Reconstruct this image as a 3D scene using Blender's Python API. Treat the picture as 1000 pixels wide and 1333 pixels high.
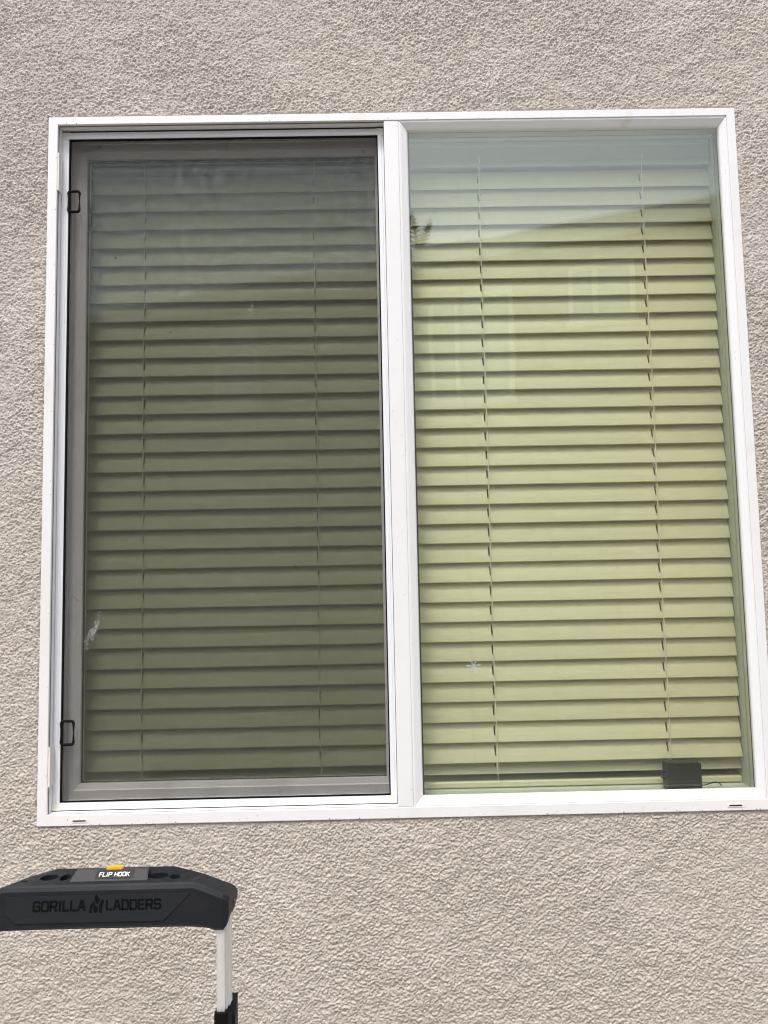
import bpy, bmesh, math, random
import numpy as np
from mathutils import Vector, Matrix
R = math.radians
random.seed(7)
for o in list(bpy.data.objects):
    bpy.data.objects.remove(o)
S = bpy.context.scene
COL = S.collection

# ------------------------------------------------------------------ camera
ZC = 1.714                                  # height of the window's centre above the ground
def camera_basis(yaw, pitch, roll):
    f = Vector((math.sin(yaw) * math.cos(pitch), math.cos(yaw) * math.cos(pitch), math.sin(pitch)))
    r = Vector((math.cos(yaw), -math.sin(yaw), 0)); u = r.cross(f)
    return (math.cos(roll) * r + math.sin(roll) * u, -math.sin(roll) * r + math.cos(roll) * u, f)
cam = bpy.data.cameras.new('camera')
cam.sensor_fit = 'HORIZONTAL'; cam.sensor_width = 36; cam.lens = 36.0
cam.clip_start = 0.01; cam.clip_end = 2000
co = bpy.data.objects.new('camera', cam); COL.objects.link(co)
r_, u_, f_ = camera_basis(R(.573), R(4.778), R(-1.151))
co.matrix_world = Matrix(((r_.x, u_.x, -f_.x, -.054), (r_.y, u_.y, -f_.y, -1.6219), (r_.z, u_.z, -f_.z, ZC - .2639), (0, 0, 0, 1)))
S.camera = co

# ------------------------------------------------------------------ sky, sun, exposure
SUN_EL, SUN_AZ = R(66), R(196)              # azimuth from +Y, clockwise: behind the photographer, a little to one side
W = bpy.data.worlds.new('World'); S.world = W; W.use_nodes = True
wn = W.node_tree; wn.nodes.clear()
sky = wn.nodes.new('ShaderNodeTexSky'); sky.sky_type = 'NISHITA'; sky.sun_disc = False
sky.sun_elevation = SUN_EL; sky.sun_rotation = SUN_AZ
sky.air_density = 1.0; sky.dust_density = 4.0; sky.ozone_density = 1.0
hs = wn.nodes.new('ShaderNodeHueSaturation'); hs.inputs['Saturation'].default_value = .5
bg = wn.nodes.new('ShaderNodeBackground'); bg.inputs[1].default_value = .15
wo = wn.nodes.new('ShaderNodeOutputWorld')
wn.links.new(sky.outputs[0], hs.inputs['Color']); wn.links.new(hs.outputs[0], bg.inputs[0]); wn.links.new(bg.outputs[0], wo.inputs[0])
sl = bpy.data.lights.new('sun', 'SUN'); sl.energy = 1.5; sl.angle = R(10); sl.color = (1, .97, .93)
so = bpy.data.objects.new('sun', sl); COL.objects.link(so)
sd = Vector((math.sin(SUN_AZ) * math.cos(SUN_EL), math.cos(SUN_AZ) * math.cos(SUN_EL), math.sin(SUN_EL)))
so.rotation_euler = (-sd).to_track_quat('-Z', 'Y').to_euler(); so.location = (0, -4, 9)
S.view_settings.view_transform = 'Standard'; S.view_settings.look = 'None'
S.view_settings.gamma = 1; S.view_settings.use_curve_mapping = False
S.view_settings.exposure = 0.78
S.render.engine = 'CYCLES'
S.cycles.max_bounces = 12; S.cycles.diffuse_bounces = 6; S.cycles.glossy_bounces = 5
S.cycles.transparent_max_bounces = 32; S.cycles.use_denoising = True; S.cycles.filter_width = 1.1
S.cycles.sample_clamp_indirect = 6

# ------------------------------------------------------------------ materials
def mat(name, col, rough=.5, noise=None, bump=None, metal=0.0, spec=.5, coord='Object'):
    """noise = list of (scale, colour, low, high, stretch) laid over the base colour; bump = list of (scale, distance, stretch)."""
    m = bpy.data.materials.new(name); m.use_nodes = True
    nt = m.node_tree; b = nt.nodes['Principled BSDF']
    b.inputs['Roughness'].default_value = rough; b.inputs['Metallic'].default_value = metal
    b.inputs['Specular IOR Level'].default_value = spec
    tc = nt.nodes.new('ShaderNodeTexCoord')
    rgb = nt.nodes.new('ShaderNodeRGB'); rgb.outputs[0].default_value = (*col, 1); cur = rgb.outputs[0]
    def ntex(sc, stretch, detail=4):
        mp = nt.nodes.new('ShaderNodeMapping'); mp.inputs['Scale'].default_value = stretch
        nt.links.new(tc.outputs[coord], mp.inputs[0])
        n = nt.nodes.new('ShaderNodeTexNoise'); n.inputs['Scale'].default_value = sc; n.inputs['Detail'].default_value = detail
        nt.links.new(mp.outputs[0], n.inputs['Vector']); return n.outputs[0]
    for sc, c2, lo, hi, st in noise or []:
        mr = nt.nodes.new('ShaderNodeMapRange'); mr.inputs['From Min'].default_value = lo; mr.inputs['From Max'].default_value = hi
        nt.links.new(ntex(sc, st), mr.inputs[0])
        mx = nt.nodes.new('ShaderNodeMix'); mx.data_type = 'RGBA'
        nt.links.new(mr.outputs[0], mx.inputs[0]); nt.links.new(cur, mx.inputs[6]); mx.inputs[7].default_value = (*c2, 1)
        cur = mx.outputs[2]
    nt.links.new(cur, b.inputs['Base Color'])
    prev = None
    for sc, dist, st in bump or []:
        bp = nt.nodes.new('ShaderNodeBump'); bp.inputs['Distance'].default_value = dist; bp.inputs['Strength'].default_value = 1
        nt.links.new(ntex(sc, st, 3), bp.inputs['Height'])
        if prev: nt.links.new(prev, bp.inputs['Normal'])
        prev = bp.outputs[0]
    if prev: nt.links.new(prev, b.inputs['Normal'])
    return m
U = (1, 1, 1)
STUCCO = (.548, .494, .438)
stains = [(1.1, (.505, .456, .41), .42, .66, (1, 1, .55)), (5.0, (.595, .54, .49), .5, .72, U), (260, (.40, .345, .295), .57, .74, U), (150, (.66, .605, .55), .58, .74, U)]
M = {}
M['stucco'] = mat('stucco', STUCCO, .92, stains, [(700, .0010, U)], spec=.2)
M['stucco_far'] = mat('stucco_far', STUCCO, .92, stains, [(150, .0045, (1, 1, 1.25)), (500, .001, U)], spec=.2)
M['vinyl'] = mat('vinyl', (.80, .80, .81), .34, [(7, (.75, .745, .73), .55, .8, (1, 1, .4)), (22, (.70, .67, .61), .64, .78, (1, 1, .35)), (170, (.42, .36, .29), .735, .77, U)], [(60, .0002, (1, 1, .1))])
M['vinyl_cream'] = mat('vinyl_cream', (.78, .76, .70), .4, [(160, (.5, .46, .4), .7, .8, U)])
M['sash_vinyl'] = mat('sash_vinyl', (.88, .845, .80), .45, [(9, (.70, .66, .61), .5, .8, (1, 1, .3)), (60, (.5, .46, .41), .66, .8, U)])
M['screen_metal'] = mat('screen_metal', (.79, .81, .84), .38, [(90, (.62, .61, .59), .68, .8, (1, 1, .3))])
M['black_rubber'] = mat('black_rubber', (.006, .006, .006), .8, spec=.15)
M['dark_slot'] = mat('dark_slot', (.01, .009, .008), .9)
M['spacer'] = mat('spacer', (.06, .062, .065), .5)
M['grime_and_shade'] = mat('grime_and_shade', (.16, .13, .10), .9)  # dirt of the spots, and groove shade painted dark brown
M['fleck'] = mat('fleck', (.62, .63, .62), .8)
M['blue_fleck'] = mat('blue_fleck', (.52, .60, .62), .8)
M['dark_fleck'] = mat('dark_fleck', (.05, .045, .04), .9)
M['slat'] = mat('slat', (.80, .765, .60), .42, [(3, (.775, .725, .545), .45, .7, (1, 1, 6)), (2.2, (.72, .63, .45), .5, .78, (1, 1, 3)), (70, (.68, .63, .48), .58, .8, (.05, 1, 1)), (55, (.72, .69, .53), .55, .8, (1, 1, .12)), (40, (.755, .72, .555), .5, .75, (.12, 1, 1))], [(90, .0003, (.06, 1, 1))])
M['valance'] = mat('valance', (.47, .48, .45), .45, [(30, (.43, .44, .41), .5, .75, (.12, 1, 1))])
M['cord'] = mat('cord', (.82, .81, .70), .8)
M['drywall'] = mat('drywall', (.58, .60, .55), .85, bump=[(200, .0004, U)])
M['room_wall'] = mat('room_wall', (.5, .48, .42), .9)
M['room_floor'] = mat('room_floor', (.16, .11, .07), .7, [(4, (.11, .075, .05), .4, .6, (1, 8, 1))])
M['device'] = mat('device', (.006, .006, .006), .5, bump=[(500, .0002, U)])
M['device_dark'] = mat('device_dark', (.006, .006, .006), .5)
M['plastic'] = mat('plastic', (.0105, .0125, .0175), .55, [(30, (.017, .018, .021), .5, .75, (.3, 1, 1)), (240, (.04, .04, .04), .70, .8, U)], [(700, .00025, U)], spec=.3)
M['plastic_dark'] = mat('plastic_dark', (.003, .0033, .004), .8, spec=.15)
M['plastic_panel'] = mat('plastic_panel', (.0135, .0158, .021), .55, [(240, (.04, .04, .04), .70, .8, U)], [(700, .00025, U)], spec=.35)
M['plastic_tray'] = mat('plastic_tray', (.018, .021, .026), .55, bump=[(500, .0003, U)])
M['label_black'] = mat('label_black', (.008, .008, .009), .3)
M['label_white'] = mat('label_white', (.8, .8, .8), .5)
M['yellow'] = mat('yellow', (.62, .38, .02), .4)
M['alu'] = mat('alu', (.80, .81, .82), .40, [(25, (.62, .63, .64), .5, .75, (1, 1, .06)), (120, (.5, .5, .5), .68, .8, U)], [(300, .0002, (1, 1, .02))], metal=.45)
M['ground'] = mat('ground', (.26, .245, .22), .95, [(.8, (.2, .19, .17), .4, .65, U), (60, (.32, .30, .27), .5, .7, U)], [(40, .006, U)])
M['nb_wall'] = mat('nb_wall', (.34, .30, .25), .9, [(.9, (.29, .26, .22), .4, .7, U)], [(60, .006, U)])
M['nb_trim'] = mat('nb_trim', (.75, .74, .71), .6)
M['roof_tile'] = mat('roof_tile', (.15, .10, .075), .9, [(9, (.10, .07, .055), .4, .65, U)], [(30, .01, U)])
M['vent_metal'] = mat('vent_metal', (.12, .115, .11), .6, metal=.3)
M['bark'] = mat('bark', (.13, .10, .075), .95, [(14, (.08, .06, .045), .45, .6, (1, 1, 4))], [(40, .02, (1, 1, 4))])
M['frond'] = mat('frond', (.10, .12, .06), .6, [(4, (.13, .14, .08), .45, .7, U)])

def glass_mat(name, tint, r0=.054, dust=.009):
    m = bpy.data.materials.new(name); m.use_nodes = True; nt = m.node_tree; nt.nodes.clear()
    L = nt.links.new
    out = nt.nodes.new('ShaderNodeOutputMaterial'); tr = nt.nodes.new('ShaderNodeBsdfTransparent'); tr.inputs[0].default_value = (*tint, 1)
    gl = nt.nodes.new('ShaderNodeBsdfGlossy'); gl.inputs['Roughness'].default_value = 0.0; gl.inputs[0].default_value = (.95, 1, 1, 1)
    lw = nt.nodes.new('ShaderNodeLayerWeight'); lw.inputs[0].default_value = .5
    p = nt.nodes.new('ShaderNodeMath'); p.operation = 'POWER'; p.inputs[1].default_value = 5; L(lw.outputs['Facing'], p.inputs[0])
    ma = nt.nodes.new('ShaderNodeMath'); ma.operation = 'MULTIPLY_ADD'; ma.inputs[1].default_value = 1 - r0; ma.inputs[2].default_value = r0
    L(p.outputs[0], ma.inputs[0])
    mx = nt.nodes.new('ShaderNodeMixShader'); L(ma.outputs[0], mx.inputs[0]); L(tr.outputs[0], mx.inputs[1]); L(gl.outputs[0], mx.inputs[2])
    # float glass is never quite flat
    tw = nt.nodes.new('ShaderNodeTexCoord'); nw = nt.nodes.new('ShaderNodeTexNoise'); nw.inputs['Scale'].default_value = 3.5; nw.inputs['Detail'].default_value = 1
    L(tw.outputs['Object'], nw.inputs['Vector']); bw = nt.nodes.new('ShaderNodeBump'); bw.inputs['Distance'].default_value = .0011
    L(nw.outputs[0], bw.inputs['Height']); L(bw.outputs[0], gl.inputs['Normal'])
    # a thin film of dust, uneven like real dirt
    tc = nt.nodes.new('ShaderNodeTexCoord'); n = nt.nodes.new('ShaderNodeTexNoise'); n.inputs['Scale'].default_value = 6; n.inputs['Detail'].default_value = 8
    n.inputs['Roughness'].default_value = .65
    L(tc.outputs['Object'], n.inputs['Vector'])
    mr = nt.nodes.new('ShaderNodeMapRange'); mr.inputs[1].default_value = .42; mr.inputs[2].default_value = .75; mr.inputs[4].default_value = dust
    L(n.outputs[0], mr.inputs[0])
    df = nt.nodes.new('ShaderNodeBsdfDiffuse'); df.inputs[0].default_value = (.6, .6, .57, 1)
    m2 = nt.nodes.new('ShaderNodeMixShader'); L(mr.outputs[0], m2.inputs[0]); L(mx.outputs[0], m2.inputs[1]); L(df.outputs[0], m2.inputs[2])
    L(m2.outputs[0], out.inputs[0])
    return m
M['glass'] = glass_mat('glass', (.975, .985, .955))
M['nb_glass'] = mat('nb_glass', (.40, .43, .45), .1)

def mesh_screen_mat():
    m = bpy.data.materials.new('insect_mesh'); m.use_nodes = True; nt = m.node_tree; nt.nodes.clear(); L = nt.links.new
    out = nt.nodes.new('ShaderNodeOutputMaterial'); tr = nt.nodes.new('ShaderNodeBsdfTransparent')
    df = nt.nodes.new('ShaderNodeBsdfDiffuse'); df.inputs[0].default_value = (.045, .046, .046, 1)
    tc = nt.nodes.new('ShaderNodeTexCoord')
    sx = nt.nodes.new('ShaderNodeSeparateXYZ'); L(tc.outputs['Object'], sx.inputs[0])
    nz = nt.nodes.new('ShaderNodeTexNoise'); nz.inputs['Scale'].default_value = 9; L(tc.outputs['Object'], nz.inputs['Vector'])
    open_ = None
    for ax in (0, 2):                       # woven strands, 1.4 mm apart and slightly wavy
        a = nt.nodes.new('ShaderNodeMath'); a.operation = 'MULTIPLY_ADD'; a.inputs[1].default_value = .004; L(nz.outputs[0], a.inputs[0]); L(sx.outputs[ax], a.inputs[2])
        b = nt.nodes.new('ShaderNodeMath'); b.operation = 'MULTIPLY'; b.inputs[1].default_value = 1 / .0014; L(a.outputs[0], b.inputs[0])
        c = nt.nodes.new('ShaderNodeMath'); c.operation = 'FRACT'; L(b.outputs[0], c.inputs[0])
        d = nt.nodes.new('ShaderNodeMath'); d.operation = 'GREATER_THAN'; d.inputs[1].default_value = .305; L(c.outputs[0], d.inputs[0])
        if open_ is None: open_ = d.outputs[0]
        else:
            e = nt.nodes.new('ShaderNodeMath'); e.operation = 'MULTIPLY'; L(open_, e.inputs[0]); L(d.outputs[0], e.inputs[1]); open_ = e.outputs[0]
    mx = nt.nodes.new('ShaderNodeMixShader'); L(open_, mx.inputs[0]); L(df.outputs[0], mx.inputs[1]); L(tr.outputs[0], mx.inputs[2])
    L(mx.outputs[0], out.inputs[0]); return m
M['insect_mesh'] = mesh_screen_mat()

# ------------------------------------------------------------------ mesh helpers
class MB:
    def __init__(s): s.v = []; s.f = []
    def add(s, vs, fs):
        k = len(s.v); s.v += [tuple(p) for p in vs]; s.f += [tuple(i + k for i in f) for f in fs]; return s
    def box(s, x0, x1, y0, y1, z0, z1):
        return s.add([(x, y, z) for x in (x0, x1) for y in (y0, y1) for z in (z0, z1)],
                     [(0, 1, 3, 2), (4, 6, 7, 5), (0, 4, 5, 1), (2, 3, 7, 6), (0, 2, 6, 4), (1, 5, 7, 3)])
    def loft(s, secs, caps=True, closed=False):
        n = len(secs[0]); k = len(secs); vs = [p for q in secs for p in q]; fs = []
        for i in range(k if closed else k - 1):
            a, b = i * n, ((i + 1) % k) * n
            fs += [(a + j, a + (j + 1) % n, b + (j + 1) % n, b + j) for j in range(n)]
        if caps and not closed: fs += [tuple(range(n))[::-1], tuple(range((k - 1) * n, k * n))]
        return s.add(vs, fs)
    def prism(s, poly, y0, y1):             # polygon given in (x, z), extruded along y
        n = len(poly)
        return s.add([(x, y0, z) for x, z in poly] + [(x, y1, z) for x, z in poly],
                     [tuple(range(n)), tuple(range(n, 2 * n))[::-1]] + [(i, i + n, (i + 1) % n + n, (i + 1) % n) for i in range(n)])
    def plate(s, poly, z0, z1):             # polygon given in (x, y), extruded along z
        n = len(poly)
        return s.add([(x, y, z0) for x, y in poly] + [(x, y, z1) for x, y in poly],
                     [tuple(range(n))[::-1], tuple(range(n, 2 * n))] + [(i, (i + 1) % n, (i + 1) % n + n, i + n) for i in range(n)])
    def tube(s, pts, rad, n=8, closed=False):
        pts = [Vector(p) for p in pts]; secs = []
        for i, p in enumerate(pts):
            a = pts[i - 1] if (i or closed) else p; b = pts[(i + 1) % len(pts)] if (i < len(pts) - 1 or closed) else p
            d = (b - a).normalized(); q = d.to_track_quat('Z', 'Y'); rr = rad[i] if isinstance(rad, (list, tuple)) else rad
            secs.append([p + q @ Vector((rr * math.cos(t * 2 * math.pi / n), rr * math.sin(t * 2 * math.pi / n), 0)) for t in range(n)])
        return s.loft(secs, closed=closed)
def link(o, parent):
    COL.objects.link(o)
    if parent: o.parent = parent
    return o
def wloc(o):
    v = Vector((0, 0, 0))
    while o: v += Vector(o.location); o = o.parent
    return v
def build(mb, name, m, parent=None, bevel=0, smooth=False, seg=2, dz=0.0, origin=None):
    """mb holds world coordinates (plus dz); the mesh is stored relative to its origin."""
    base = wloc(parent) if parent else Vector((0, 0, 0))
    org = Vector(origin) if origin else base
    me = bpy.data.meshes.new(name)
    me.from_pydata([(x - org.x, y - org.y, z + dz - org.z) for x, y, z in mb.v], [], mb.f)
    bm = bmesh.new(); bm.from_mesh(me); bmesh.ops.recalc_face_normals(bm, faces=bm.faces)
    if bevel:
        ed = [e for e in bm.edges if len(e.link_faces) == 2 and e.calc_face_angle(0) > R(25)]
        bmesh.ops.bevel(bm, geom=ed, offset=bevel, segments=seg, affect='EDGES', clamp_overlap=True)
    bm.to_mesh(me); bm.free()
    if smooth: me.shade_smooth()
    me.materials.append(M[m])
    o = bpy.data.objects.new(name, me); o.location = org - base
    return link(o, parent)
def thing(name, loc, label, cat, group=None):
    o = bpy.data.objects.new(name, None); o.location = loc; o.empty_display_size = .1
    o['label'] = label; o['category'] = cat
    if group: o['group'] = group
    return link(o, None)
def frame_pieces(x0, x1, z0, z1, prof, ins, gap=0.0):
    """Four mitred bars round a rectangle. prof = [(fraction of the bar's width, y)...]; ins = widths (left, right, top, bottom)."""
    l, r, t, b = ins; out = {}
    def ring(fr, y):                        # corners: bottom-left, bottom-right, top-right, top-left
        return [(x0 + l * fr, y, z0 + b * fr), (x1 - r * fr, y, z0 + b * fr), (x1 - r * fr, y, z1 - t * fr), (x0 + l * fr, y, z1 - t * fr)]
    rings = [ring(fr, y) for fr, y in prof]
    for nm, i, j, d in (('bottom', 0, 1, (1, 0)), ('right', 1, 2, (0, 1)), ('top', 2, 3, (-1, 0)), ('left', 3, 0, (0, -1))):
        A = [(q[i][0] + d[0] * gap, q[i][1], q[i][2] + d[1] * gap) for q in rings]
        B = [(q[j][0] - d[0] * gap, q[j][1], q[j][2] - d[1] * gap) for q in rings]
        out[nm] = MB().loft([A, B])
    return out

# ------------------------------------------------------------------ ground
g = MB().box(-400, 400, -400, 400, -.3, 0)
gr = build(g, 'ground', 'ground'); gr['kind'] = 'structure'

# ------------------------------------------------------------------ stucco wall of the house
HW, HH = .76, .7595                          # half size of the window's outer frame
wall = thing('stucco_wall', (0, .1, 0), 'rough beige stucco house wall around the white window', 'wall')
def stucco_sheet():
    x0, x1, z0, z1, st = -1.0, 1.0, -1.2, 1.12, .0016
    nx, nz = int((x1 - x0) / st) + 1, int((z1 - z0) / st) + 1
    xs = np.linspace(x0, x1, nx); zs = np.linspace(z0, z1, nz)
    rng = np.random.default_rng(3)
    fz = np.fft.fftfreq(nz, st)[:, None]; fx = np.fft.rfftfreq(nx, st)[None, :]
    def soft(lx, lz, p=2.0):                 # low-passed noise, lx / lz = the smallest lumps kept
        F = np.fft.rfft2(rng.standard_normal((nz, nx)))
        q = np.sqrt((fx * lx) ** 2 + (fz * lz) ** 2)
        F *= np.exp(-q ** p)
        h = np.fft.irfft2(F, s=(nz, nx)); return h / h.std()
    a = soft(.0047, .0039, 3); a2 = soft(.0063, .0048, 3); b = soft(.0034, .0031, 3); c = soft(.25, .2); d = soft(.035, .03)
    warp = .5 + .5 * np.tanh(.9 * c)
    e = a + .35 * b
    lumps = np.tanh(3.6 * (e - .45)) * .8 + .75 * np.tanh(3.8 * (a2 + .3 * b + .65))
    h = .00080 * lumps * (.78 + .36 * warp) + .00028 * b + .0004 * d + .0003 * c
    X, Z = np.meshgrid(xs, zs)
    edge = np.maximum(np.abs(X) - HW, np.abs(Z) - HH)         # the plaster thins out where it meets the frame
    k = np.clip(1 - np.abs(edge - .001) / .004, 0, 1)
    h = h - k * (.0030 + .0030 * np.tanh(2 * d)) + np.clip(1 - np.abs(edge) / .004, 0, 1) * .0026 * np.clip(d - 1.1, 0, 1)
    co = np.stack([X, .0038 - h - .1, Z + ZC], -1).reshape(-1, 3)
    idx = np.arange(nx * nz).reshape(nz, nx)
    q = np.stack([idx[:-1, :-1], idx[:-1, 1:], idx[1:, 1:], idx[1:, :-1]], -1).reshape(-1, 4)
    xm = (X[:-1, :-1] + st / 2).ravel(); zm = (Z[:-1, :-1] + st / 2).ravel()
    q = q[~((np.abs(xm) < HW - .004) & (np.abs(zm) < HH - .004))]
    used = np.unique(q); re = np.full(nx * nz, -1); re[used] = np.arange(len(used)); q = re[q]; co = co[used]
    me = bpy.data.meshes.new('plaster'); me.vertices.add(len(co)); me.vertices.foreach_set('co', co.astype(np.float32).ravel())
    me.loops.add(q.size); me.loops.foreach_set('vertex_index', q.astype(np.int32).ravel())
    me.polygons.add(len(q)); me.polygons.foreach_set('loop_start', np.arange(0, q.size, 4, dtype=np.int32))
    me.update(calc_edges=True); me.validate(); me.shade_smooth(); me.materials.append(M['stucco'])
    return link(bpy.data.objects.new('plaster', me), wall), (x0, x1, z0, z1)
_, (sx0, sx1, sz0, sz1) = stucco_sheet()
far = MB()
for a in ((-6, sx0, 0, 5.4), (sx1, 6, 0, 5.4), (sx0, sx1, 0, ZC + sz0), (sx0, sx1, ZC + sz1, 5.4)):
    far.add([(a[0], .0037, a[2]), (a[1], .0037, a[2]), (a[1], .0037, a[3]), (a[0], .0037, a[3])], [(0, 1, 2, 3)])
build(far, 'outer_plaster', 'stucco_far', wall)
core = MB()                                  # the framed wall behind the plaster, with the opening left free
for a in ((-6, -.7605, 0, 5.4), (.7605, 6, 0, 5.4), (-.7605, .7605, 0, ZC - .7600), (-.7605, .7605, ZC + .7600, 5.4)):
    core.box(a[0], a[1], .012, .2, a[2], a[3])
build(core, 'wall_core', 'room_wall', wall)
ret = MB()
ret.box(-.7600, -.745, .081, .2, -.735, .745).box(.745, .7600, .081, .2, -.735, .745)
ret.box(-.7600, .7600, .081, .2, .745, .7595).box(-.7600, .7600, .081, .24, -.7595, -.735)
build(ret, 'window_return', 'drywall', wall, dz=ZC)
room = MB()
room.box(-2.2, -2.1, .2, 4, 0, 2.7).box(2.1, 2.2, .2, 4, 0, 2.7).box(-2.2, 2.2, 4, 4.1, 0, 2.7).box(-2.2, 2.2, .2, 4.1, 2.7, 2.8)
rw = build(room, 'room_wall', 'room_wall'); rw['kind'] = 'structure'
rf = build(MB().box(-2.1, 2.1, .2, 4, .004, .05), 'room_floor', 'room_floor'); rf['kind'] = 'structure'

# ------------------------------------------------------------------ sliding window
win = thing('sliding_window', (0, .04, ZC - HH), 'white vinyl sliding window set in the stucco wall', 'window')
ofr = frame_pieces(-HW, HW, -HH, HH, [(0, .08), (0, .0008), (.05, 0), (.96, 0), (1, .0006), (1, .006), (.72, .006), (.72, .0115), (1, .0115), (1, .03), (.72, .03), (.72, .08)],
                   (.0203, .0185, .0172, .0222))
for k, nm in (('top', 'frame_head'), ('bottom', 'frame_sill'), ('left', 'frame_jamb'), ('right', 'frame_jamb')):
    build(ofr[k], nm, 'vinyl', win, dz=ZC)
ML, MR = -.0210, .0109
ZB, ZT = -HH + .0222, HH - .0172
build(MB().box(ML, MR, .0012, .08, ZB + .0002, ZT - .0002), 'mullion', 'vinyl', win, bevel=.0012, dz=ZC)
bead = frame_pieces(MR + .0003, HW - .0187, ZB + .0003, ZT - .0003, [(0, .02), (0, .0022), (.06, .0016), (.22, .0020), (.80, .0085), (.93, .0105), (1, .0135), (1, .02)],
                    (.0203, .0150, .0187, .0178), gap=.0004)
for k in ('top', 'bottom', 'left', 'right'):
    build(bead[k], 'glazing_bead', 'vinyl', win, dz=ZC)
def pane(x0, x1, z0, z1, y, tilt, parent, label=None):
    mb = MB().box(x0, x1, -.0015, .0015, z0, z1); cz = (z0 + z1) / 2
    mb.v = [(x, yy + y + (z - cz) * math.tan(tilt), z) for x, yy, z in mb.v]
    o = build(mb, 'pane', 'glass', parent, dz=ZC)
    return o
pane(.024, .738, -.732, .737, .0155, 0, win)
pane(.024, .738, -.732, .737, .0305, R(-.16), win)
sp = frame_pieces(.0262, .7362, -.7305, .7355, [(0, .0185), (1, .0185), (1, .027), (0, .027)], (.0088,) * 4)
smb = MB()
for k in sp: smb.add(sp[k].v, sp[k].f)
build(smb, 'glass_spacer', 'spacer', win, dz=ZC)
for cx, cz in ((-.673, -.7495), (.6745, -.7488)):
    w = build(MB().prism([(cx + .0165 * math.copysign(1, math.cos(t)) * .75 + .004 * math.cos(t), cz + .0036 * math.sin(t)) for t in [i * math.pi / 8 + .01 for i in range(16)]], -.0009, .001), 'weep_cover', 'vinyl_cream', win, dz=ZC)
    build(MB().box(cx - .013, cx + .013, -.0013, .0004, cz - .0012, cz + .0012), 'weep_slot', 'dark_slot', w, dz=ZC)
# strips in the track groove: its dirt, with its shade put into the colour
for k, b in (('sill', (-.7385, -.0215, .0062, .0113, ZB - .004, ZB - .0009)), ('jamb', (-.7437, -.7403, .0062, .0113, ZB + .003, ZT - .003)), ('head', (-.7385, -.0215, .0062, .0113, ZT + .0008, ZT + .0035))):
    build(MB().box(*b), 'track_dirt_shade', 'grime_and_shade', win, dz=ZC)
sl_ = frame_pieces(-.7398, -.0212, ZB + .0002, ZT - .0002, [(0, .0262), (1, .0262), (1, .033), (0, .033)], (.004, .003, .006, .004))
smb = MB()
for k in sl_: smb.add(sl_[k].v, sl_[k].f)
build(smb, 'screen_gap_shade', 'dark_slot', win, dz=ZC)  # added dark ring painting the shade of the gap round the screen frame
# strips clipped over the jamb groove beside the screen
build(MB().prism([(-.7412, .679), (-.7362, .679), (-.7362, .5915), (-.7412, .596)], .0015, .02), 'jamb_clip', 'vinyl_cream', win, bevel=.0005, dz=ZC)
build(MB().prism([(-.7405, -.603), (-.7352, -.600), (-.7352, -.681), (-.7405, -.684)], .0015, .02), 'jamb_clip', 'vinyl_cream', win, bevel=.0005, dz=ZC)
build(MB().box(-.7425, -.7385, .001, .012, -.618, -.608), 'jamb_clip', 'vinyl_cream', win, bevel=.0005, dz=ZC)
# sash behind the screen
SX0, SX1, SZ0, SZ1 = -.737, .0, -.7365, .7405
sash = frame_pieces(SX0, SX1, SZ0, SZ1, [(0, .079), (0, .049), (.03, .048), (.30, .048), (.33, .0505), (.72, .0505), (.76, .052), (1, .0555), (1, .079)], (.0425, .0425, .0482, .0468), gap=.0002)
so_ = build(sash['left'], 'sash', 'sash_vinyl', win, dz=ZC)
for k, nm in (('right', 'sash_stile'), ('top', 'sash_rail'), ('bottom', 'sash_rail')):
    build(sash[k], nm, 'sash_vinyl', so_, dz=ZC)
pane(-.705, -.03, -.70, .70, .0595, 0, so_)
pane(-.705, -.03, -.70, .70, .0745, R(.13), so_)
sp = frame_pieces(-.7045, -.0305, -.6995, .6995, [(0, .0625), (1, .0625), (1, .071), (0, .071)], (.0105,) * 4)
smb = MB()
for k in sp: smb.add(sp[k].v, sp[k].f)
build(smb, 'glass_spacer', 'spacer', so_, dz=ZC)
# dried spots and dirt on glass and frame
def flecks(cx, cz, y, n, sx, sz, r0, r1, slant=0, seed=1):
    rd = random.Random(seed); mb = MB()
    for _ in range(n):
        w = rd.gauss(0, sz); x = cx + rd.gauss(0, sx) + slant * w; z = cz + w; r = rd.uniform(r0, r1); k = 6; ph = rd.random() * 6
        mb.plate([(0, 0)] * 0 or [(x + r * rd.uniform(.6, 1.2) * math.cos(ph + i * 2 * math.pi / k), z + r * rd.uniform(.6, 1.3) * math.sin(ph + i * 2 * math.pi / k)) for i in range(k)], 0, .0003)
        m = 2 * k; mb.v[-m:] = [(a, y - c, b) for a, b, c in mb.v[-m:]]
    return mb
star = MB()
for i in range(7):
    a = i * 2 * math.pi / 7 + .3
    for q in range(9):
        rr = .0025 + .0014 * q; m2 = flecks(.1449 + rr * math.cos(a), -.4575 + rr * 1.25 * math.sin(a), .0138, 1, .0005, .0005, .0007, .0017, seed=i * 20 + q); star.add(m2.v, m2.f)
o = build(star, 'dried_splash', 'blue_fleck', win, dz=ZC); o['kind'] = 'stuff'
gm = MB(); rg = random.Random(21)
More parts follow.
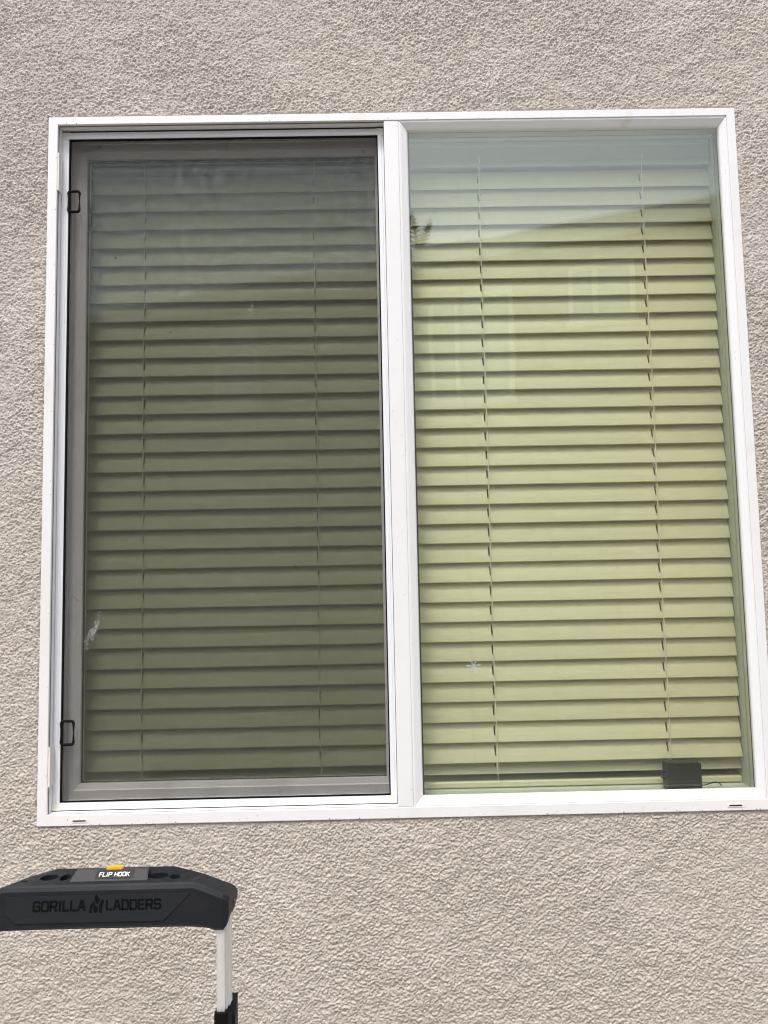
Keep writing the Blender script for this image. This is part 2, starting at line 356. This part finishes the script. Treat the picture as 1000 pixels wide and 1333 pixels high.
for _ in range(70):
    e_ = rg.random()
    if e_ < .45: m2 = flecks(rg.uniform(-.755, .755), -.7578 + abs(rg.gauss(0, .0012)), -.0001, 1, .0001, .0001, .0005, .0014, seed=rg.random())
    elif e_ < .7: m2 = flecks(rg.uniform(-.75, .75), .7440 + abs(rg.gauss(0, .0016)), -.0001, 1, .0001, .0001, .0004, .0010, seed=rg.random())
    elif e_ < .85: m2 = flecks(-.7415 - abs(rg.gauss(0, .001)), rg.uniform(-.73, .7), -.0001, 1, .0001, .0006, .0004, .0010, seed=rg.random())
    else: m2 = flecks(rg.choice((-.012, .004)) + rg.gauss(0, .004), rg.uniform(-.73, .73), .0011, 1, .0001, .0001, .0004, .0008, seed=rg.random())
    gm.add(m2.v, m2.f)
o = build(gm, 'grime_spot', 'grime_and_shade', win, dz=ZC); o['kind'] = 'stuff'
o = build(flecks(.5471, -.033, .0138, 12, .002, .003, .0005, .0012, seed=3), 'dried_splash', 'fleck', win, dz=ZC); o['kind'] = 'stuff'
mb = MB()
rd = random.Random(11)
for _ in range(26): mb2 = flecks(rd.uniform(.05, .72), rd.uniform(-.7, .7), .0138, 1, .0001, .0001, .0004, .0010, seed=rd.random()); mb.add(mb2.v, mb2.f)
for _ in range(9): mb2 = flecks(.7335 + rd.gauss(0, .002), rd.choice((.655, .60, .61, .2)) + rd.gauss(0, .008), .0052, 1, .0001, .0001, .0005, .0009, seed=rd.random()); mb.add(mb2.v, mb2.f)
for _ in range(14): mb2 = flecks(rd.uniform(-.75, .75), -.7535 + rd.gauss(0, .003), -.0001, 1, .0001, .0001, .0005, .0010, seed=rd.random()); mb.add(mb2.v, mb2.f)
o = build(mb, 'dirt_speck', 'dark_fleck', win, dz=ZC); o['kind'] = 'stuff'

# ------------------------------------------------------------------ insect screen
scr = thing('window_screen', (-.38, .029, ZC - .7375), 'grey insect screen in a thin white frame before the sliding sash', 'screen')
X0, X1, Z0, Z1 = -.7392, -.0220, -.7352, .7376
ins = (.0150, .0130, .0145, .0150); CK = .017
Y0, Y1 = .0235, .034
def rail(x0, x1, z0, z1, horiz, name):
    if horiz: m_ = MB().loft([[(x, Y0 + .0008, z0), (x, Y0, z0 + .0012), (x, Y0, z1 - .005), (x, Y0 + .0012, z1 - .0038), (x, Y0 + .0012, z1), (x, Y1, z1), (x, Y1, z0)] for x in (x0, x1)])
    else: m_ = MB().loft([[(x0, Y0 + .0008, z), (x0 + .0012, Y0, z), (x1 - .005, Y0, z), (x1 - .0038, Y0 + .0012, z), (x1, Y0 + .0012, z), (x1, Y1, z), (x0, Y1, z)] for z in (z0, z1)])
    return build(m_, name, 'screen_metal', scr, dz=ZC)
rail(X0 + CK, X1 - CK, Z1 - ins[2], Z1, True, 'frame_rail'); rail(X0 + CK, X1 - CK, Z0, Z0 + ins[3], True, 'frame_rail')
rail(X0, X0 + ins[0], Z0 + CK, Z1 - CK, False, 'frame_rail'); rail(X1 - ins[1], X1, Z0 + CK, Z1 - CK, False, 'frame_rail')
for sx in (0, 1):
    for sz in (0, 1):
        xa, xb = (X0, X0 + CK) if not sx else (X1 - CK, X1); za, zb = (Z0, Z0 + CK) if not sz else (Z1 - CK, Z1)
        wx = ins[sx]; wz = ins[3 - sz]
        if not sx and not sz: poly = [(xa, za), (xb, za), (xb, za + wz), (xa + wx, za + wz), (xa + wx, zb), (xa, zb)]
        elif sx and not sz: poly = [(xa, za), (xb, za), (xb, zb), (xb - wx, zb), (xb - wx, za + wz), (xa, za + wz)]
        elif not sx: poly = [(xa, za), (xa + wx, za), (xa + wx, zb - wz), (xb, zb - wz), (xb, zb), (xa, zb)]
        else: poly = [(xa, zb - wz), (xb - wx, zb - wz), (xb - wx, za), (xb, za), (xb, zb), (xa, zb)]
        build(MB().prism(poly, Y0 - .0003, Y1 - .0004), 'corner_key', 'vinyl_cream', scr, dz=ZC)
spl = frame_pieces(X0 + ins[0] - .0002, X1 - ins[1] + .0002, Z0 + ins[3] - .0002, Z1 - ins[2] + .0002, [(0, .0262), (1, .0266), (1, .0315), (0, .0315)], (.0030, .0030, .0026, .0030))
smb = MB()
for k in spl: smb.add(spl[k].v, spl[k].f)
build(smb, 'spline', 'black_rubber', scr, dz=ZC)
me_ = MB().add([(X0 + ins[0] + .001, .0300, Z0 + ins[3] + .001), (X1 - ins[1] - .001, .0300, Z0 + ins[3] + .001), (X1 - ins[1] - .001, .0300, Z1 - ins[2] - .001), (X0 + ins[0] + .001, .0300, Z1 - ins[2] - .001)], [(0, 1, 2, 3)])
build(me_, 'mesh', 'insect_mesh', scr, dz=ZC)
def pull_tab(x0, x1, z0, z1):
    mb = MB(); pts = []; r = .005
    for cx, cz, a0 in ((x1 - r, z1 - r, 0), (x0 + r, z1 - r, 90), (x0 + r, z0 + r, 180), (x1 - r, z0 + r, 270)):
        for k in range(5): t = R(a0 + k * 22.5); pts.append((cx + r * math.cos(t), .0235, cz + r * math.sin(t)))
    mb.tube(pts, .0030, 8, closed=True)
    mb.box(x0 - .001, x0 + .0038, .0215, .0262, z0 + .003, z1 - .003)
    build(mb, 'pull_tab', 'black_rubber', scr, dz=ZC)
pull_tab(-.7235, -.6990, .5540, .6010); pull_tab(-.7225, -.6965, -.6015, -.5535)
o = build(flecks(-.6609, -.3681, .0297, 120, .0058, .0165, .0004, .0012, slant=.45, seed=5), 'dried_splash', 'fleck', scr, dz=ZC); o['kind'] = 'stuff'
o = build(flecks(-.3235, .3215, .0297, 26, .0035, .013, .0004, .0010, slant=.15, seed=6), 'dried_splash', 'fleck', scr, dz=ZC); o['kind'] = 'stuff'
mb = MB()
for px, pz in ((-.36, -.145), (-.23, -.24), (-.60, .57), (-.50, .28), (-.62, .45), (-.33, -.47)):
    m2 = flecks(px, pz, .0297, 4, .0015, .0015, .0006, .0016, seed=px); mb.add(m2.v, m2.f)
o = build(mb, 'dirt_speck', 'dark_fleck', scr, dz=ZC); o['kind'] = 'stuff'

# ------------------------------------------------------------------ blind
bl = thing('window_blind', (.01, .125, ZC - .735), 'closed cream faux-wood slat blind hanging behind the glass', 'blind')
BX0, BX1 = -.713, .7430
CORDS = (-.579, -.187, .1985, .580)
SW, STH, TILT = .050, .0029, R(73)
def slat_mesh():
    xs = [BX0]
    for c in CORDS: xs += [c - .0017, c + .0017]
    xs.append(BX1)
    ss = [-.025, -.0243, -.0185, -.0105, 0, .0105, .0185, .0243, .025]
    crown = lambda s: .0016 * (1 - (s / .025) ** 2)
    hx = {1, 3, 5, 7}; hs_ = {3, 4}
    V = []; F = []; n = len(ss)
    for x in xs:
        for sgn in (1, -1):
            for s in ss:
                t = STH / 2 * (0.55 if abs(s) == .025 else 1)
                V.append((x, s, crown(s) + sgn * t))
    st = 2 * n
    for i in range(len(xs) - 1):
        a, b = i * st, (i + 1) * st
        for j in range(n - 1):
            hole = i in hx and j in hs_
            if hole: continue
            F.append((a + j, b + j, b + j + 1, a + j + 1)); F.append((a + n + j, a + n + j + 1, b + n + j + 1, b + n + j))
        F.append((a, a + n, b + n, b)); F.append((a + n - 1, b + n - 1, b + 2 * n - 1, a + 2 * n - 1))
        if i in hx:                          # walls of the route holes
            F.append((a + 3, b + 3, b + n + 3, a + n + 3)); F.append((a + 5, a + n + 5, b + n + 5, b + 5))
            for q in (a, b):
                for j in (3, 4): F.append((q + j, q + j + 1, q + n + j + 1, q + n + j))
    for q in (0, (len(xs) - 1) * st):
        F += [(q + j, q + j + 1, q + n + j + 1, q + n + j) for j in range(n - 1)]
    # s runs down-and-out to up-and-in; crown faces the street
    c, s_ = math.cos(TILT), math.sin(TILT)
    V = [(x, .01 + s * c - w * s_, s * s_ + w * c) for x, s, w in V]
    me = bpy.data.meshes.new('slat'); me.from_pydata(V, [], F)
    bm = bmesh.new(); bm.from_mesh(me); bmesh.ops.recalc_face_normals(bm, faces=bm.faces); bm.to_mesh(me); bm.free()
    me.materials.append(M['slat']); return me
nt_ = M['slat'].node_tree; pb = nt_.nodes['Principled BSDF']; src = pb.inputs['Base Color'].links[0].from_socket
oi = nt_.nodes.new('ShaderNodeObjectInfo'); hv = nt_.nodes.new('ShaderNodeHueSaturation'); mrv = nt_.nodes.new('ShaderNodeMapRange')
mrv.inputs[3].default_value = .93; mrv.inputs[4].default_value = 1.04
nt_.links.new(oi.outputs['Random'], mrv.inputs[0]); nt_.links.new(mrv.outputs[0], hv.inputs['Value']); nt_.links.new(src, hv.inputs['Color']); nt_.links.new(hv.outputs[0], pb.inputs['Base Color'])
sm = slat_mesh()
rd = random.Random(4)
half = .025 * math.sin(TILT)
for k in range(0, 32):
    o = bpy.data.objects.new('slat', sm); link(o, bl)
    zl = .634 - .0437 * k + (.0028 * (1 - ((k - 15) / 15.5) ** 2) if 0 <= k <= 30 else 0)
    o.location = (-.01 + rd.gauss(0, .0006), .1 - .125 + .001, zl + half + .735)
    o.rotation_euler = (rd.gauss(0, R(.7)), rd.gauss(0, R(.05)), 0)
    if k == 31: o.rotation_euler.x = R(-16); o.location.z = .0335 + .024 - .002; o.location.y += .017
    if k == 30: o.rotation_euler.x = R(-3)
build(MB().loft([[(x, .094, .684), (x, .0925, .686), (x, .0925, .693), (x, .0945, .696), (x, .0945, .730), (x, .0925, .733), (x, .0925, .741), (x, .094, .7432), (x, .101, .7432), (x, .101, .684)] for x in (-.722, .7405)]), 'valance', 'valance', bl, dz=ZC)
build(MB().box(-.715, .737, .104, .150, .695, .742), 'headrail', 'valance', bl, bevel=.001, dz=ZC)
build(MB().loft([[(x, .115, -.7325), (x, .1135, -.7305), (x, .1135, -.722), (x, .116, -.7195), (x, .158, -.7195), (x, .1605, -.722), (x, .1605, -.7305), (x, .159, -.7325)] for x in (BX0, BX1)]), 'bottom_rail', 'slat', bl, dz=ZC)
for i, c in enumerate(CORDS):
    rc = random.Random(i); pts = []
    for k in range(60):
        z = .70 - k * (.70 + .722) / 59
        pts.append((c + .0018 + .0009 * math.sin(k * .21 + i) + rc.gauss(0, .0002), .0905 if z > .683 else .0968, z))
    build(MB().tube(pts, .0011, 6), 'ladder_cord', 'cord', bl, dz=ZC)
    build(MB().tube([(c + .0018 + .0030 * math.cos(t), .0915, .703 + .0036 * math.sin(t)) for t in [j * math.pi / 5 for j in range(10)]], .0008, 6, closed=True), 'cord_clip', 'cord', bl, dz=ZC)

# ------------------------------------------------------------------ small black device on the inner sill
dv = thing('small_electronic_box', (.597, .078, ZC - .735), 'small black plastic box with a thin cable standing on the inner sill', 'electronic box')
bx0, bx1, bz0, bz1 = .5600, .6345, -.7352, -.677
def rrect(x0, x1, z0, z1, r, k=4, rs=(1, 1, 1, 1)):
    out = []
    for (cx, cz, a0), q in zip(((x1, z1, 0), (x0, z1, 90), (x0, z0, 180), (x1, z0, 270)), rs):
        rr = r * q; cx += -rr if cx == x1 else rr; cz += -rr if cz == z1 else rr
        out += [(cx + rr * math.cos(R(a0 + j * 90 / k)), cz + rr * math.sin(R(a0 + j * 90 / k))) for j in range(k + 1)]
    return out
build(MB().prism(rrect(bx0, bx1, bz0, bz1, .006, rs=(1, .3, .3, .3)), .064, .0925), 'body', 'device', dv, bevel=.001, dz=ZC)
build(MB().prism(rrect(bx0 + .003, bx0 + .058, bz0 + .022, bz1 - .003, .002), .0632, .0646), 'front_panel', 'device', dv, dz=ZC)
build(MB().box(bx0 + .003, bx0 + .058, .0628, .0646, bz0 + .0195, bz0 + .0205), 'seam', 'spacer', dv, dz=ZC)
build(MB().tube([(bx0 + .001, .074, -.699), (bx0 - .007, .072, -.698), (bx0 - .0115, .071, -.702), (bx0 - .0108, .071, -.708), (bx0 - .005, .072, -.7105), (bx0 + .001, .074, -.712)], .0016, 6), 'wire_loop', 'black_rubber', dv, dz=ZC)
build(MB().tube([(bx1 - .001, .080, -.7275), (bx1 + .009, .079, -.7285), (bx1 + .018, .078, -.7262), (bx1 + .028, .078, -.7232), (bx1 + .036, .079, -.7225), (bx1 + .044, .083, -.7250), (bx1 + .052, .09, -.7328)], .0013, 6), 'cable', 'black_rubber', dv, dz=ZC)

# ------------------------------------------------------------------ step ladder
LX, LY = -.4826, -.42
lad = thing('step_ladder', (LX, -.38, 0), 'aluminium step ladder with black plastic top cap in front of the wall', 'ladder')
def cap_mesh():
    st = [(0, -.7824, -.719, -.7205), (.0935, -.7824, -.719, -.7205), (.121, -.7826, -.719, -.7275), (.142, -.7830, -.7190, -.7335), (.158, -.7845, -.7245, -.7395), (.168, -.7868, -.7285, -.7435),
          (.173, -.7890, -.7308, -.7455), (.186, -.7890, -.7358, -.7500), (.191, -.7835, -.7388, -.7525), (.1945, -.7700, -.7440, -.7560)]
    st = [(-s, *q) for s, *q in st[:0:-1]] + [tuple(x) for x in st]
    secs = []
    for s, zb, zf, zk in st:
        e = max(0, (abs(s) - .182) / .0125); fy = LY + .004 * e * e; by = -.338 - .004 * e * e
        secs.append([(LX + s, fy + .003, zb), (LX + s, fy, zb + .004), (LX + s, fy - .0005, zf - .0070), (LX + s, fy + .0022, zf - .0020), (LX + s, fy + .0055, zf),
                     (LX + s, by - .006, zk), (LX + s, by, zk - .005), (LX + s, by, zb + .003), (LX + s, by - .004, zb)])
    return MB().loft(secs)
cap = build(cap_mesh(), 'top_cap', 'plastic', lad, dz=ZC)
# tool holes cut into the cap's top
for s, y, a, b in ((.080, -.384, .0155, .0125), (.106, -.384, .0080, .0105), (-.090, -.382, .0135, .0125), (-.0645, -.383, .0075, .0135), (-.124, -.390, .0055, .0035), (-.115, -.368, .006, .0035)):
    ring = [[(LX + s + a * math.cos(t), y + b * math.sin(t), z) for t in [i * math.pi / 12 for i in range(24)]] for z in (-.764, -.70)]
    cu = build(MB().loft(ring), 'cutter', 'plastic_dark', None, dz=ZC)
    md = cap.modifiers.new('holes', 'BOOLEAN'); md.object = cu; md.operation = 'DIFFERENCE'; md.solver = 'EXACT'
    bpy.context.view_layer.update()
    dg = bpy.context.evaluated_depsgraph_get(); nm_ = bpy.data.meshes.new_from_object(cap.evaluated_get(dg))
    print('CAP', len(nm_.vertices))
    cap.modifiers.clear(); cap.data = nm_; bpy.data.objects.remove(cu)
bm = bmesh.new(); bm.from_mesh(nm_)
ed = [e for e in bm.edges if len(e.link_faces) == 2 and e.calc_face_angle(0) > R(20)]
bmesh.ops.bevel(bm, geom=ed, offset=.0011, segments=2, affect='EDGES', clamp_overlap=True)
bm.to_mesh(nm_); bm.free()
# front panel plate; recess shade of the name put into darker raised letters
fy = LY - .0005
build(MB().prism([(LX - .125, -.772), (LX + .098, -.772), (LX + .139, -.732), (LX - .139, -.732), (LX - .139, -.758)], fy - .0008, fy + .004), 'front_panel', 'plastic_panel', cap, bevel=.0007, dz=ZC)
GL = {'G': [[(4, 5), (3.4, 6), (.6, 6), (0, 5.4), (0, .6), (.6, 0), (3.4, 0), (4, .6), (4, 3), (2.2, 3)]],
      'O': [[(0, .6), (.6, 0), (3.4, 0), (4, .6), (4, 5.4), (3.4, 6), (.6, 6), (0, 5.4), (0, .6)]],
      'R': [[(0, 0), (0, 6), (3.4, 6), (4, 5.4), (4, 3.4), (3.4, 2.8), (0, 2.8)], [(2, 2.8), (4, 0)]],
      'I': [[(.6, 0), (.6, 6)]], 'L': [[(0, 6), (0, 0), (3.6, 0)]],
      'A': [[(0, 0), (1.5, 6), (2.5, 6), (4, 0)], [(.6, 2), (3.4, 2)]],
      'D': [[(0, 0), (3.2, 0), (4, .8), (4, 5.2), (3.2, 6), (0, 6), (0, 0)]],
      'E': [[(3.6, 0), (0, 0), (0, 6), (3.6, 6)], [(0, 3), (3, 3)]],
      'S': [[(0, .9), (.6, 0), (3.4, 0), (4, .6), (4, 2.4), (3.4, 3), (.6, 3.1), (0, 3.7), (0, 5.4), (.6, 6), (3.4, 6), (4, 5.1)]],
      'F': [[(0, 0), (0, 6), (3.6, 6)], [(0, 3), (3, 3)]], 'P': [[(0, 0), (0, 6), (3.4, 6), (4, 5.4), (4, 3.2), (3.4, 2.6), (0, 2.6)]],
      'H': [[(0, 0), (0, 6)], [(4, 0), (4, 6)], [(0, 3), (4, 3)]], 'K': [[(0, 0), (0, 6)], [(3.8, 6), (.4, 2.8)], [(1.3, 3.7), (4, 0)]]}
ADV = {'I': 2.9, 'L': 5.2, 'E': 5.4, ' ': 3.2, 'F': 5.3}
def lettering(txt, width, th, slant=0.0):
    """Returns quads in a plane (u, v) with text starting at u = 0 and cap height given by its width."""
    tot = sum(ADV.get(c, 5.7) for c in txt) - 1.7; k = width / tot; u = 0; quads = []
    for c in txt:
        for line in GL.get(c, []):
            for (a, b), (a2, b2) in zip(line, line[1:]):
                d = Vector((a2 - a, b2 - b)).normalized(); n = Vector((-d.y, d.x)) * th / 2; e = d * th * .38
                p, q = Vector((a, b)) - e, Vector((a2, b2)) + e
                quads.append([((u + w.x + slant * w.y) * k, w.y * k) for w in (p - n, q - n, q + n, p + n)])
        u += ADV.get(c, 5.7)
    return quads, k
def letters(name, txt, width, th, place, m, parent, slant=0.0, vs=1.0, depth=.0003):
    qs, k = lettering(txt, width, th, slant); mb = MB()
    for i, q in enumerate(qs):
        d = depth * (1 + .03 * (i % 5))
        mb.loft([[place(u, v * vs, 0) for u, v in q], [place(u, v * vs, d) for u, v in q]])
    return build(mb, name, m, parent, dz=ZC)
pf = fy - .0008
letters('lettering', 'GORILLA', .0760, 1.35, lambda u, v, d: (LX - .0965 + u, pf - d, -.7535 + v), 'plastic_dark', cap, .06, 1.0)
letters('lettering', 'LADDERS', .0800, 1.35, lambda u, v, d: (LX + .0130 + u, pf - d, -.7535 + v), 'plastic_dark', cap, .0, 1.0)
emb = MB()
for q in ([(0, 0), (16, 0), (22, 26), (40, 50), (30, 64), (8, 38)], [(46, 100), (58, 88), (72, 64), (56, 46), (42, 60), (34, 70), (40, 88)],
          [(30, 6), (46, 0), (62, 12), (56, 34), (40, 44), (30, 28)], [(68, 0), (88, 0), (84, 28), (100, 62), (88, 74), (66, 40)]):
    emb.prism([(LX - .0135 + a * .000225, -.7580 + b * .000270) for a, b in q], pf - .0003, pf)
build(emb, 'emblem', 'plastic_dark', cap, dz=ZC)
# sloping label tray on top
tray = [[(LX + o0, -.404, -.7205), (LX + o1, -.384, -.7078), (LX + o1, -.380, -.7074), (LX + o2, -.350, -.7215)] for o0, o1, o2 in ((-.052, -.046, -.040), (.068, .064, .058))]
build(MB().loft(tray), 'label_tray', 'plastic_tray', cap, bevel=.001, dz=ZC)
tn = Vector((0, -.0127, .020)).normalized(); tu = Vector((0, .020, .0127)).normalized(); tp = Vector((LX, -.4015, -.7189))
def on_tray(u, v, d): p = tp + Vector((u, 0, 0)) + tu * v + tn * (d + .0003); return tuple(p)
build(MB().loft([[on_tray(u, v, d) for u, v in ((-.014, .003), (.044, .003), (.044, .0185), (-.014, .0185))] for d in (-.0004, .0002)]), 'label', 'label_black', cap, dz=ZC)
letters('lettering', 'FLIP HOOK', .0455, 1.05, lambda u, v, d: on_tray(-.0080 + u, .0070 + v, .0002 + d), 'label_white', cap, 0, 1.05, .0002)
build(MB().plate([(LX - .001, -.386), (LX + .025, -.386), (LX + .024, -.374), (LX + .000, -.374)], -.7110, -.7058), 'hook_tab', 'yellow', cap, bevel=.0012, dz=ZC)
# rails
def rail_mesh(s, x_in, x_out, z0, z1):
    w = abs(x_out - x_in); f0, f1 = -.416, -.376
    prof = [(0, f0 + .003), (.0015, f0), (.0030, f0 + .0006), (.0115, f0 + .0006), (.0125, f0), (w - .0055, f0 + .001), (w - .0045, f0 + .006), (w - .002, f0 + .008), (w - .002, f0 + .016), (w, f0 + .018),
            (w, f1 - .003), (w - .003, f1), (.003, f1), (0, f1 - .003)]
    return MB().loft([[(LX + s * (x_in + a), y, z) for a, y in prof] for z in (z0, z1)])
for s in (-1, 1):
    build(rail_mesh(s, .1755, .1925, -.9085, -.775), 'upper_rail', 'alu', lad, dz=ZC)
    j = build(MB().loft([[(LX + s * a, y, z) for a, y in rrect(.1730, .1935, -.422, -.385, .003, 2)] for z in (-.975, -.9065)]), 'rail_joint', 'plastic_dark', lad, bevel=.001, dz=ZC)
    build(MB().loft([[(LX + s * a, y, z) for a, y in ((.184, y0), (.1960, y0), (.1960, -.352), (.184, -.352))] for z, y0 in ((-1.02, -.390), (-.975, -.388), (-.935, -.372), (-.912, -.354))]), 'gusset', 'plastic', lad, dz=ZC)
    build(MB().tube([(LX + s * .1940, -.372, -.7660), (LX + s * .1958, -.372, -.7660)], .005, 12), 'bolt', 'vent_metal', cap, dz=ZC)
    # lower front rail splays forward, rear leg splays back to the wall
    build(MB().loft([[(LX + s * a, y + oy, z) for a, y in rrect(.178 + sp_, .2 + sp_, -.42, -.35, .003, 2)] for z, oy, sp_ in ((.012, -.20, .03), (.745, 0, 0))]), 'front_leg', 'alu', lad)
    build(MB().loft([[(LX + s * a, y + oy, z) for a, y in rrect(.186 + sp_, .2 + sp_, -.370, -.346, .003, 2)] for z, oy, sp_ in ((.012, .18, .03), (.70, 0, .011))]), 'rear_leg', 'alu', lad)
    build(MB().loft([[(LX + s * a, y, z) for a, y in rrect(.203, .235, -.625, -.545, .004, 2)] for z in (0, .03)]), 'foot', 'black_rubber', lad)
    build(MB().loft([[(LX + s * a, y, z) for a, y in rrect(.210, .236, -.188, -.150, .004, 2)] for z in (0, .03)]), 'foot', 'black_rubber', lad)
for z in (.23, .46, .69):
    t = (.745 - z) / .733; hw = .178 + .03 * t
    build(MB().box(LX - hw, LX + hw, -.43 - .2 * t, -.355 - .2 * t, z, z + .03), 'step', 'alu', lad, bevel=.003)

# ------------------------------------------------------------------ neighbouring house (seen mirrored in the panes)
tv = Vector((.928305, .371820, 0)); nv = Vector((-.371820, .928305, 0)); A0 = Vector((-3.5264, -7.5234, 0))
nb = thing('neighbour_house', (A0.x + tv.x * 4, A0.y + tv.y * 4 - 3, 0), 'tan two-storey neighbouring house mirrored in the window glass', 'house')
def nbp(s, d, z): p = A0 + tv * s + nv * d; return (p.x, p.y, z)      # along the eave, outwards, up
def nbox(mb, s0, s1, d0, d1, z0, z1):
    return mb.add([nbp(s, d, z) for s in (s0, s1) for d in (d0, d1) for z in (z0, z1)], [(0, 1, 3, 2), (4, 6, 7, 5), (0, 4, 5, 1), (2, 3, 7, 6), (0, 2, 6, 4), (1, 5, 7, 3)])
build(nbox(MB(), -7, 10, -9, -.45, 0, 4.62), 'wall', 'nb_wall', nb)
rfm = MB().add([nbp(s, d, z) for s in (-7.4, 10.4) for d, z in ((0, 4.68), (-4.7, 6.15), (-9.4, 4.68), (-9.4, 4.60), (0, 4.60))],
               [(0, 1, 2, 3, 4), (5, 6, 7, 8, 9)[::-1]] + [(i, (i + 1) % 5, (i + 1) % 5 + 5, i + 5) for i in range(5)])
roof = build(rfm, 'roof', 'roof_tile', nb)
build(nbox(MB(), -7.4, 10.4, 0.002, .03, 4.57, 4.75), 'fascia', 'nb_trim', nb)
for s, h, w in ((.97, .28, .03), (1.2, .30, .03), (4.66, .26, .045), (6.69, .20, .035), (6.95, .30, .04)):
    build(nbox(MB(), s - w, s + w, -.75, -.6, 4.7, 4.72 + h), 'vent_pipe', 'vent_metal', roof)
for s0, s1, z0, z1, bars in ((3.75, 5.06, 3.28, 4.32, (4.25, 4.55)), (5.74, 6.26, 3.97, 4.43, (5.97,)), (1.55, 2.07, 3.56, 4.42, ()), (-2.0, -.6, 3.4, 4.4, (-1.3,))):
    fo = MB()
    nbox(fo, s0 - .05, s1 + .05, -.45, -.40, z0 - .05, z0); nbox(fo, s0 - .05, s1 + .05, -.45, -.40, z1, z1 + .05)
    nbox(fo, s0 - .05, s0, -.45, -.401, z0, z1); nbox(fo, s1, s1 + .05, -.45, -.401, z0, z1)
    w = build(fo, 'window', 'nb_trim', nb)
    build(nbox(MB(), s0, s1, -.449, -.435, z0, z1), 'pane', 'nb_glass', w)
    build(nbox(MB(), s0 - .08, s1 + .08, -.45, -.37, z0 - .11, z0 - .052), 'sill', 'nb_trim', w)
    for b in bars: build(nbox(MB(), b - .025, b + .025, -.44, -.405, z0, z1), 'glazing_bar', 'nb_trim', w)
# palm beyond the neighbour's roof
PX, PY, PZ = 1.25, -20.3, 10.7
palm = thing('palm_tree', (PX, PY, 0), 'tall palm tree behind the roof mirrored in the window glass', 'tree')
build(MB().tube([(PX + .12 * math.sin(z * .35), PY, z) for z in [i * PZ / 12 for i in range(13)]], [.24 - .007 * i for i in range(13)], 10), 'trunk', 'bark', palm)
cr = MB(); rp = random.Random(9)
for i in range(10):
    az = i * 2.4; el = rp.uniform(-.2, 1.3); L_ = rp.uniform(1.5, 2.1); p0 = Vector((PX + .1, PY, PZ))
    d = Vector((math.cos(az) * math.cos(el), math.sin(az) * math.cos(el), math.sin(el))); sd_ = d.cross(Vector((0, 0, 1))).normalized()
    pts = [p0 + d * (L_ * t) - Vector((0, 0, 1)) * (.55 * t * t) for t in [k / 9 for k in range(10)]]
    cr.tube(pts, [.02 - .0018 * k for k in range(10)], 4)
    for k in range(2, 10):
        for sg in (-1, 1):
            a = pts[k]; tip = a + (sd_ * sg * .8 + d * .6 - Vector((0, 0, .35))) * (.42 * (1.15 - k / 11)); w_ = d * .07
            cr.add([a - w_, a + w_, tip, tip + Vector((0, 0, .01)) - w_ * .2], [(0, 1, 2, 3)])
build(cr, 'crown', 'frond', palm)
